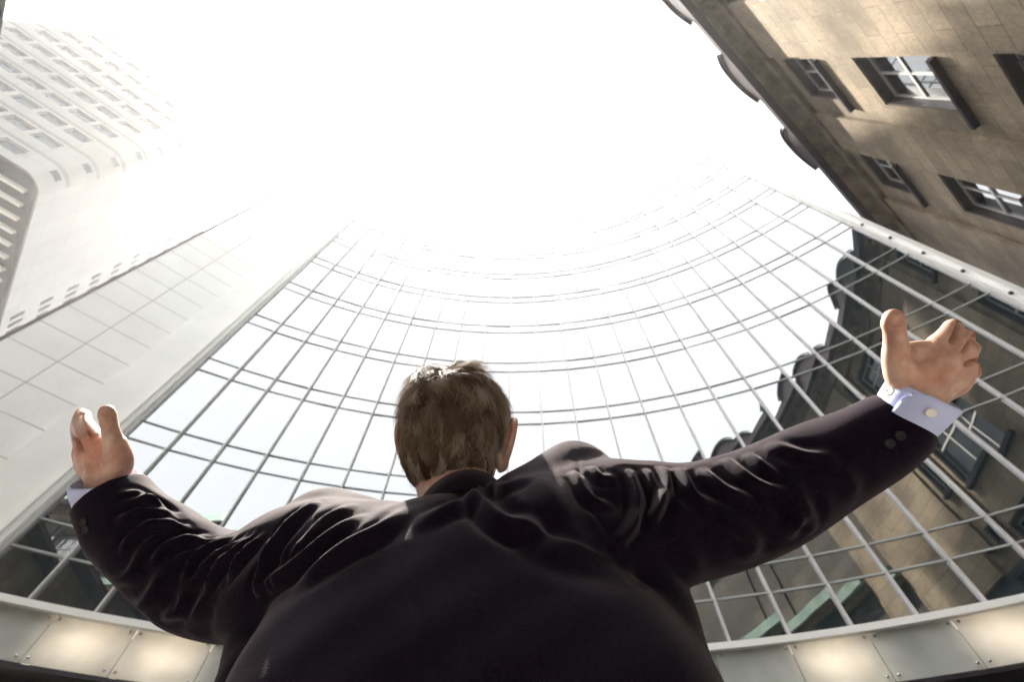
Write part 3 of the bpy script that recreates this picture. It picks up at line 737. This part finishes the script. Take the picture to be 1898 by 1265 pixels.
jk.append(limb(pn((720, 1045, .555, 92), (610, 1062, .553, 90), (520, 1088, .572, 80), (470, 1105, .60, 78)), n=26)); jk.append(limb(pn((950, 1010, .555, 92), (1080, 1015, .56, 92), (1180, 1015, .578, 88)), n=26))  # first limb added to keep sun off the left flank; second broadens the shoulders
jk.append(limb(pn((860, 1010, .585, 100), (850, 985, .61, 82)), n=26))
V, Fa, E_ = fuse(jk, .0031, 34)
N = normals(V, Fa)
px, py, dd = pix(V)
D = np.zeros(len(V))
# slow undulation of loose cloth
D += .0022*np.sin(V[:, 0]*23+V[:, 2]*17+1.3)*np.sin(V[:, 1]*19-V[:, 2]*13) + .0012*np.sin(V[:, 0]*61-V[:, 2]*39)*np.sin(V[:, 2]*47+V[:, 1]*33)
fo = lambda pts, w, a, v=.55, e=.5: fold(V, N, D, pts, w, a, v, e)
# right sleeve
fo([(1067, 867), (1098, 915), (1130, 928)], .006, .007)
fo([(1098, 858), (1120, 880), (1134, 876)], .005, .006)
fo([(1170, 868), (1178, 916), (1174, 962), (1147, 1000)], .0065, .010)
fo([(1200, 866), (1219, 924), (1212, 962)], .006, .009)
fo([(1234, 862), (1240, 906), (1211, 955)], .006, .010)
fo([(1258, 866), (1280, 905), (1308, 930)], .006, .009)
fo([(1300, 872), (1335, 902), (1376, 918)], .006, .009)
fo([(1345, 846), (1390, 885), (1442, 905)], .006, .009)
fo([(1384, 836), (1412, 858), (1436, 874)], .005, .006)
fo([(1430, 820), (1480, 838), (1530, 842)], .007, .006)
fo([(1470, 990), (1480, 950), (1450, 905)], .008, .010)
fo([(1505, 985), (1500, 940), (1470, 890)], .007, .008)
fo([(1400, 1035), (1380, 990), (1330, 950)], .010, .007)
fo([(1590, 930), (1570, 880), (1520, 850)], .010, .004)
fo([(1300, 1075), (1280, 1020), (1240, 980)], .012, .005)
# left sleeve
fo([(232, 912), (262, 910), (292, 930)], .006, .005)
fo([(238, 925), (280, 922), (322, 946)], .006, .009)
fo([(228, 958), (272, 937), (330, 960)], .0055, .009)
fo([(225, 1012), (257, 981), (296, 964), (345, 974)], .0055, .010)
fo([(286, 1037), (319, 1004), (378, 990)], .0055, .010)
fo([(306, 1025), (346, 1002), (398, 993)], .0040, .007)
fo([(341, 1068), (364, 1027), (420, 992)], .0055, .010)
fo([(350, 1078), (390, 1032), (446, 994)], .0050, .009)
fo([(384, 1084), (412, 1038), (462, 992)], .0055, .010)
fo([(422, 1065), (446, 1026), (480, 990)], .0055, .009)
fo([(474, 1086), (492, 1028), (530, 975), (575, 930)], .0065, .010)
fo([(200, 1085), (235, 1060), (270, 1010)], .008, .006)
fo([(250, 1130), (275, 1100), (300, 1060)], .009, .007)
fo([(300, 1150), (330, 1120), (340, 1085)], .008, .008)
fo([(330, 1162), (365, 1130), (385, 1095)], .010, .006)
# back and shoulders
fo([(474, 1082), (533, 1050), (596, 1004), (660, 955)], .008, .009)
fo([(560, 1065), (640, 1010), (700, 975), (738, 940)], .010, .008)
fo([(785, 955), (825, 940), (866, 922), (890, 885)], .009, .006)
fo([(885, 915), (923, 958), (980, 978)], .010, .011)
fo([(905, 890), (935, 900), (975, 880)], .007, .004)
fo([(940, 900), (1000, 985), (1070, 1015), (1143, 1036)], .016, .006)
fo([(1000, 880), (1040, 940), (1080, 990)], .014, .005)
fo([(640, 935), (600, 960), (560, 1000)], .008, .006)
# seams
for ln in ([(1062, 821), (1079, 886), (1120, 961), (1155, 1015), (1200, 1085)], [(592, 916), (570, 960), (530, 1010), (500, 1080)], [(752, 1015), (750, 1040), (753, 1080), (780, 1150), (820, 1262)]):
    line = catmull(snap(V, N, ln), 6); r, t = seg_dist(V, line); k_ = .4 if ln[0] == (752, 1015) else 1.; D += (k_*-.0032*np.exp(-(r/.0026)**2) + (k_ > .9)*.0010*np.exp(-((r-.007)/.004)**2))*np.clip(t*6, 0, 1)
V = V+N*D[:, None]
V = relax(V, E_, 1, .5)
jacket = arr_obj('jacket', V, Fa, M['suit'], man)
# jacket collar: stand and fold-over round the back of the neck
NC = at(853, 972, .645)
def ring_band(name, m, prof, parent, a0=-2.25, a1=2.25, n=56, tilt=.10, cx=0, sx=.86, sy=.86):
    b = MB(); k = len(prof)
    for i in range(n+1):
        a = a0+(a1-a0)*i/n; drop = .055*(1-math.cos(a))*.5*1.1 + .02*max(0, abs(a)-1.4)
        for rr, zz in prof:
            x, y = math.sin(a)*rr*sx, -math.cos(a)*rr*sy
            b.v.append(tuple(NC+np.array([x+cx, y, zz-drop*1.0 + y*-tilt + x*.30])))
    for i in range(n):
        for j in range(k): b.f.append((i*k+j, i*k+(j+1) % k, (i+1)*k+(j+1) % k, (i+1)*k+j)); b.uv.append(None)
    b.f.append(tuple(range(k))); b.f.append(tuple(range(n*k, (n+1)*k))[::-1]); b.uv += [None]*2
    return b.build(name, m, parent, True)
cprof = [(.071, -.02), (.069, .006), (.070, .026), (.0735, .031), (.078, .028), (.084, .008), (.096, -.022), (.094, -.025), (.081, .0), (.076, .016), (.0735, .0), (.074, -.02)]
ring_band('collar', M['suit'], cprof, jacket)
ring_band('shirt_collar', M['shirt'], [(.066, -.02), (.064, .012), (.066, .018), (.069, .012), (.069, -.02)], man)
# shirt cuffs
def cuff(nodes, name='shirt_cuff'):
    q = pn(*nodes); V_, F_ = limb(q, n=40, per=5, round0=False, cup=.035)
    return arr_obj(name, V_, F_, M['shirt'], man)
rc = cuff([(1668, 782, .568, 50), (1690, 756, .563, 55), (1712, 728, .556, 58)])
lc = cuff([(200, 925, .68, 50), (198, 905, .679, 53), (196, 890, .678, 53)])
def disc(c, nrm, r, h, name, m, parent, holes=False):
    nrm = np.array(nrm)/np.linalg.norm(nrm); c = np.array(c)
    a = np.cross(nrm, [0.1, .2, 1]); a /= np.linalg.norm(a); e = np.cross(nrm, a); b = MB(); n = 20
    prof = [(0.0, h*.75), (.45*r, h*.7), (.7*r, h), (r*.92, h*.95), (r, h*.5), (r, 0)]
    for rr, hh in prof:
        for k in range(n):
            th = 2*math.pi*k/n; b.v.append(tuple(c+nrm*hh+a*rr*math.cos(th)+e*rr*math.sin(th)))
    for i in range(len(prof)-1):
        for k in range(n): b.f.append((i*n+k, (i+1)*n+k, (i+1)*n+(k+1) % n, i*n+(k+1) % n)); b.uv.append(None)
    return b.build(name, m, parent, True)
def on_surface(Vs, Ns, x, y):
    p_ = snap(Vs, Ns, [(x, y)])[0]; i = np.argmin(np.linalg.norm(Vs-p_, axis=1)); return Vs[i], Ns[i]
N = normals(V, Fa)
for x, y in ((1640, 820), (1661, 804), (150, 965), (154, 978)):
    c, nn = on_surface(V, N, x, y); disc(c, nn, .0056, .0025, 'sleeve_button', M['dark_button'], jacket)
me = rc.data; Vc = np.array([v.co for v in me.vertices])+loc_of(man); Nc = np.array([v.normal for v in me.vertices])
# rounded flap of the right cuff with its two buttons
ca, cb_ = np.array(pn((1668, 782, .568, 50))[0][:3]), np.array(pn((1712, 728, .556, 58))[0][:3]); T = (cb_-ca)/np.linalg.norm(cb_-ca)
side = -RT*.62-UP*.5-fwd*.62; side = side-T*(side@T); side /= np.linalg.norm(side); oth = np.cross(T, side)
b = MB(); n = 16; rr0 = 57.5*.556/F+.0012
rowsf = []
for j in range(9):
    u = j/8; row = []
    for i in range(n+1):
        a = -1.25 + (1.25+.62*math.sqrt(max(0, 1-(max(0, (u-.45))/.56)**2)))*i/n
        r = rr0*(.90+.10*u)+.0016; c = ca+(cb_-ca)*(u*1.0+.01)
        row.append(c+(side*math.cos(a)+oth*math.sin(a)*-1)*r)
    rowsf.append(row)
k = len(rowsf[0])
for row in rowsf: b.v += [tuple(p) for p in row]
nv_ = len(b.v)
for row, u in zip(rowsf, range(9)): 
    c = ca+(cb_-ca)*(u/8+.01); b.v += [tuple(p-(p-c)/np.linalg.norm(p-c)*.0022) for p in row]
for j in range(8):
    for i in range(n):
        b.f.append((j*k+i, j*k+i+1, (j+1)*k+i+1, (j+1)*k+i)); b.f.append((nv_+j*k+i, nv_+(j+1)*k+i, nv_+(j+1)*k+i+1, nv_+j*k+i+1)); b.uv += [None]*2
def edge(i0, i1): b.f.append((i0, i1, nv_+i1, nv_+i0)); b.uv.append(None)
for i in range(n): edge(i+1, i); edge(8*k+i, 8*k+i+1)
for j in range(8): edge(j*k, (j+1)*k); edge((j+1)*k+n, j*k+n)
b.build('cuff_flap', M['shirt'], rc, True)
for a, u in ((-.15, .62), (.98, .62)):
    nn = side*math.cos(a)-oth*math.sin(a); disc(ca+(cb_-ca)*u+nn*(rr0+.001), nn, .0055, .0022, 'cuff_button', M['button'], rc)
# trousers and shoes, below the frame
def soft(name, parts, vox, it, m): V_, F_, _ = fuse(parts, vox, it); return arr_obj(name, V_, F_, m, man)
soft('trousers', [loft([(.80, -.03, .545, .17, .115, 2.2), (.90, -.03, .545, .18, .12, 2.2), (1.0, -.03, .54, .165, .11, 2.2)])] +
     [limb([(-.03+s*.09, .545, .88, .10), (-.03+s*.115, .55, .48, .075), (-.03+s*.125, .56, .08, .062)]) for s in (-1, 1)], .008, 4, M['suit_dark'])
for s in (-1, 1):
    soft('shoe', [limb([(-.03+s*.125, .50, .045, .042), (-.03+s*.135, .60, .045, .046), (-.03+s*.145, .70, .036, .036)]), limb([(-.03+s*.125, .55, .09, .045), (-.03+s*.125, .55, .13, .045)])], .004, 4, M['dark_metal'])

# ---- hair: thousands of fine strands combed from the whorl
def hair_mat():
    m = mat('hair', (.16, .10, .06), .55, 0, .22); at_ = nd(m, 'ShaderNodeAttribute'); at_.attribute_name = 'tone'
    r = ramp(m, at_.outputs['Fac'], [(0, (.020, .012, .008)), (.4, (.085, .050, .031)), (.75, (.20, .132, .084)), (1, (.42, .34, .26))]); lk(m, r.outputs[0], P(m).inputs['Base Color'])
    P(m).inputs['Transmission Weight'].default_value = 0; return m
M['hair'] = hair_mat()
ER = np.array([.0725, .0980, .0965])
def scalp_pt(u):                 # slightly squared-off skull: unit direction -> point
    k = (np.abs(u)**2.5).sum()**(1/2.5); return u/k*ER
def excluded(u):
    x, y, z = u
    return y > .42+.9*max(0, z-.55) or z < -.93 or (z < -.32 and y > .10) or (abs(x) > .86 and y > .02 and z < .05)
whorl = np.array([-.16, -.60, .78]); whorl /= np.linalg.norm(whorl)
NCL = 620; cen = NR.normal(size=(NCL, 3)); cen /= np.linalg.norm(cen, axis=1)[:, None]
cl_dir = NR.normal(0, .55, (NCL, 3)); cl_tone = NR.normal(0, .18, NCL); cl_lift = NR.uniform(-.06, .22, NCL); cl_len = NR.uniform(.8, 1.25, NCL)
NH = 23000; verts = []; faces = []; tone = []; cnt = 0
def flow(u):
    t = u-whorl; t = t-u*(t@u); L = np.linalg.norm(t); t = t/max(L, 1e-6)
    sw = np.cross(u, t)*max(0, .9-L)*.9                    # swirl round the whorl
    t = t+sw+np.array([.10, -.12, -.40])*min(1, L)
    return t, L
while cnt < NH:
    u = NR.normal(size=3); u /= np.linalg.norm(u)
    if excluded(u): continue
    cnt += 1; x, y, z = u
    ci = int(np.argmax(cen@u)); c = cen[ci]
    tdir, L = flow(u); tdir = tdir + cl_dir[ci]*(.75+.4*max(0, z)) + NR.normal(0, .10, 3)
    tdir = tdir + (c-u)*4.5                                 # strands of a lock lean together
    tdir -= u*(tdir@u); tdir /= np.linalg.norm(tdir)
    ln = (.026+.022*max(0, z+.3))*NR.uniform(.8, 1.2)*cl_len[ci]
    if z < -.35: ln *= .75
    lift = NR.uniform(.06, .30) + max(-.02, cl_lift[ci])*(1+1.2*max(0, z))
    if L < .5: lift += .10*NR.uniform(.2, 1)
    if NR.rand() < .035: lift += .35; tdir += NR.normal(0, .35, 3); tdir /= np.linalg.norm(tdir)
    ns = 6; p = scalp_pt(u); w = NR.uniform(.00028, .00062); v0 = len(verts); dcur = tdir.copy(); pts = [p]; curl = NR.normal(0, .10, 3)
    for k in range(ns):
        nrm = p/ER**2; nrm /= np.linalg.norm(nrm); q = dcur-nrm*(dcur@nrm); q /= np.linalg.norm(q)
        p = p + (q + nrm*lift*(1.1-1.5*k/ns))*ln/ns
        s_ = (np.abs(p/ER)**2.5).sum()**(1/2.5); mn = 1.010+.018*((k+1)/ns)+.03*max(0, cl_lift[ci])
        if s_ < mn: p = p*mn/s_
        dcur = q + curl + np.array([0, -.02, -.10]); pts.append(p)
    tn = float(np.clip(NR.normal(.62+cl_tone[ci]+.16*max(0, z-.3)+(.25 if x > .7 else 0), .11), 0, 1))  # lighter on top and right side: lit rim put into the strand tone
    for k, p in enumerate(pts):
        nrm = p/ER**2; nrm /= np.linalg.norm(nrm); t_ = pts[min(k+1, ns)]-pts[max(k-1, 0)]; sd_ = np.cross(t_, nrm); sd_ /= np.linalg.norm(sd_)
        wk = w*(1-.75*k/ns); verts.append(p-sd_*wk); verts.append(p+nrm*wk*.9); verts.append(p+sd_*wk); tone += [tn]*3
    for k in range(ns):
        a = v0+3*k
        for (i, j) in ((0, 1), (1, 2), (2, 0)): faces.append((a+i, a+j, a+3+j, a+3+i))
verts = np.array(verts)@HR.T + HC
hair = arr_obj('hair', verts, faces, M['hair'], man)
at_ = hair.data.attributes.new('tone', 'FLOAT', 'POINT'); at_.data.foreach_set('value', tone)
# close-cropped underlayer so that no scalp shows
Vu, Fu = ellipsoid((0, 0, 0), (1, 1, 1), None, 48, 30); Vu = np.array([scalp_pt(v/np.linalg.norm(v))*1.006 for v in Vu])
keep = [f for f in Fu if all((Vu[i][1]/ER[1] < .40+.9*max(0, Vu[i][2]/ER[2]-.55)) and not (Vu[i][2]/ER[2] < -.30 and Vu[i][1]/ER[1] > .08) and not (abs(Vu[i][0]/ER[0]) > .80 and Vu[i][1]/ER[1] > -.02 and Vu[i][2]/ER[2] < .10) for i in f)]
cap_ = arr_obj('hair_underlayer', Vu@HR.T+HC, keep, M['hair'], hair)
at_ = cap_.data.attributes.new('tone', 'FLOAT', 'POINT'); at_.data.foreach_set('value', [.12]*len(Vu))
# ------------------------------------------------------------------ haze volume, added to imitate the fade and glow of lens glare
hm = bpy.data.materials.new('haze'); hm.use_nodes = True; t = hm.node_tree; t.nodes.remove(t.nodes['Principled BSDF'])
pv = t.nodes.new('ShaderNodeVolumePrincipled'); pv.inputs['Color'].default_value = (.97, .97, .97, 1)
pv.inputs['Density'].default_value = HAZE; pv.inputs['Anisotropy'].default_value = .68; pv.inputs['Density Attribute'].default_value = ''
t.links.new(pv.outputs[0], t.nodes['Material Output'].inputs['Volume'])
b = MB(); b.box((-310, 310), (-310, 310), (-1.0, TOP+3)); o = b.build('haze', hm); tag(o, kind='stuff')
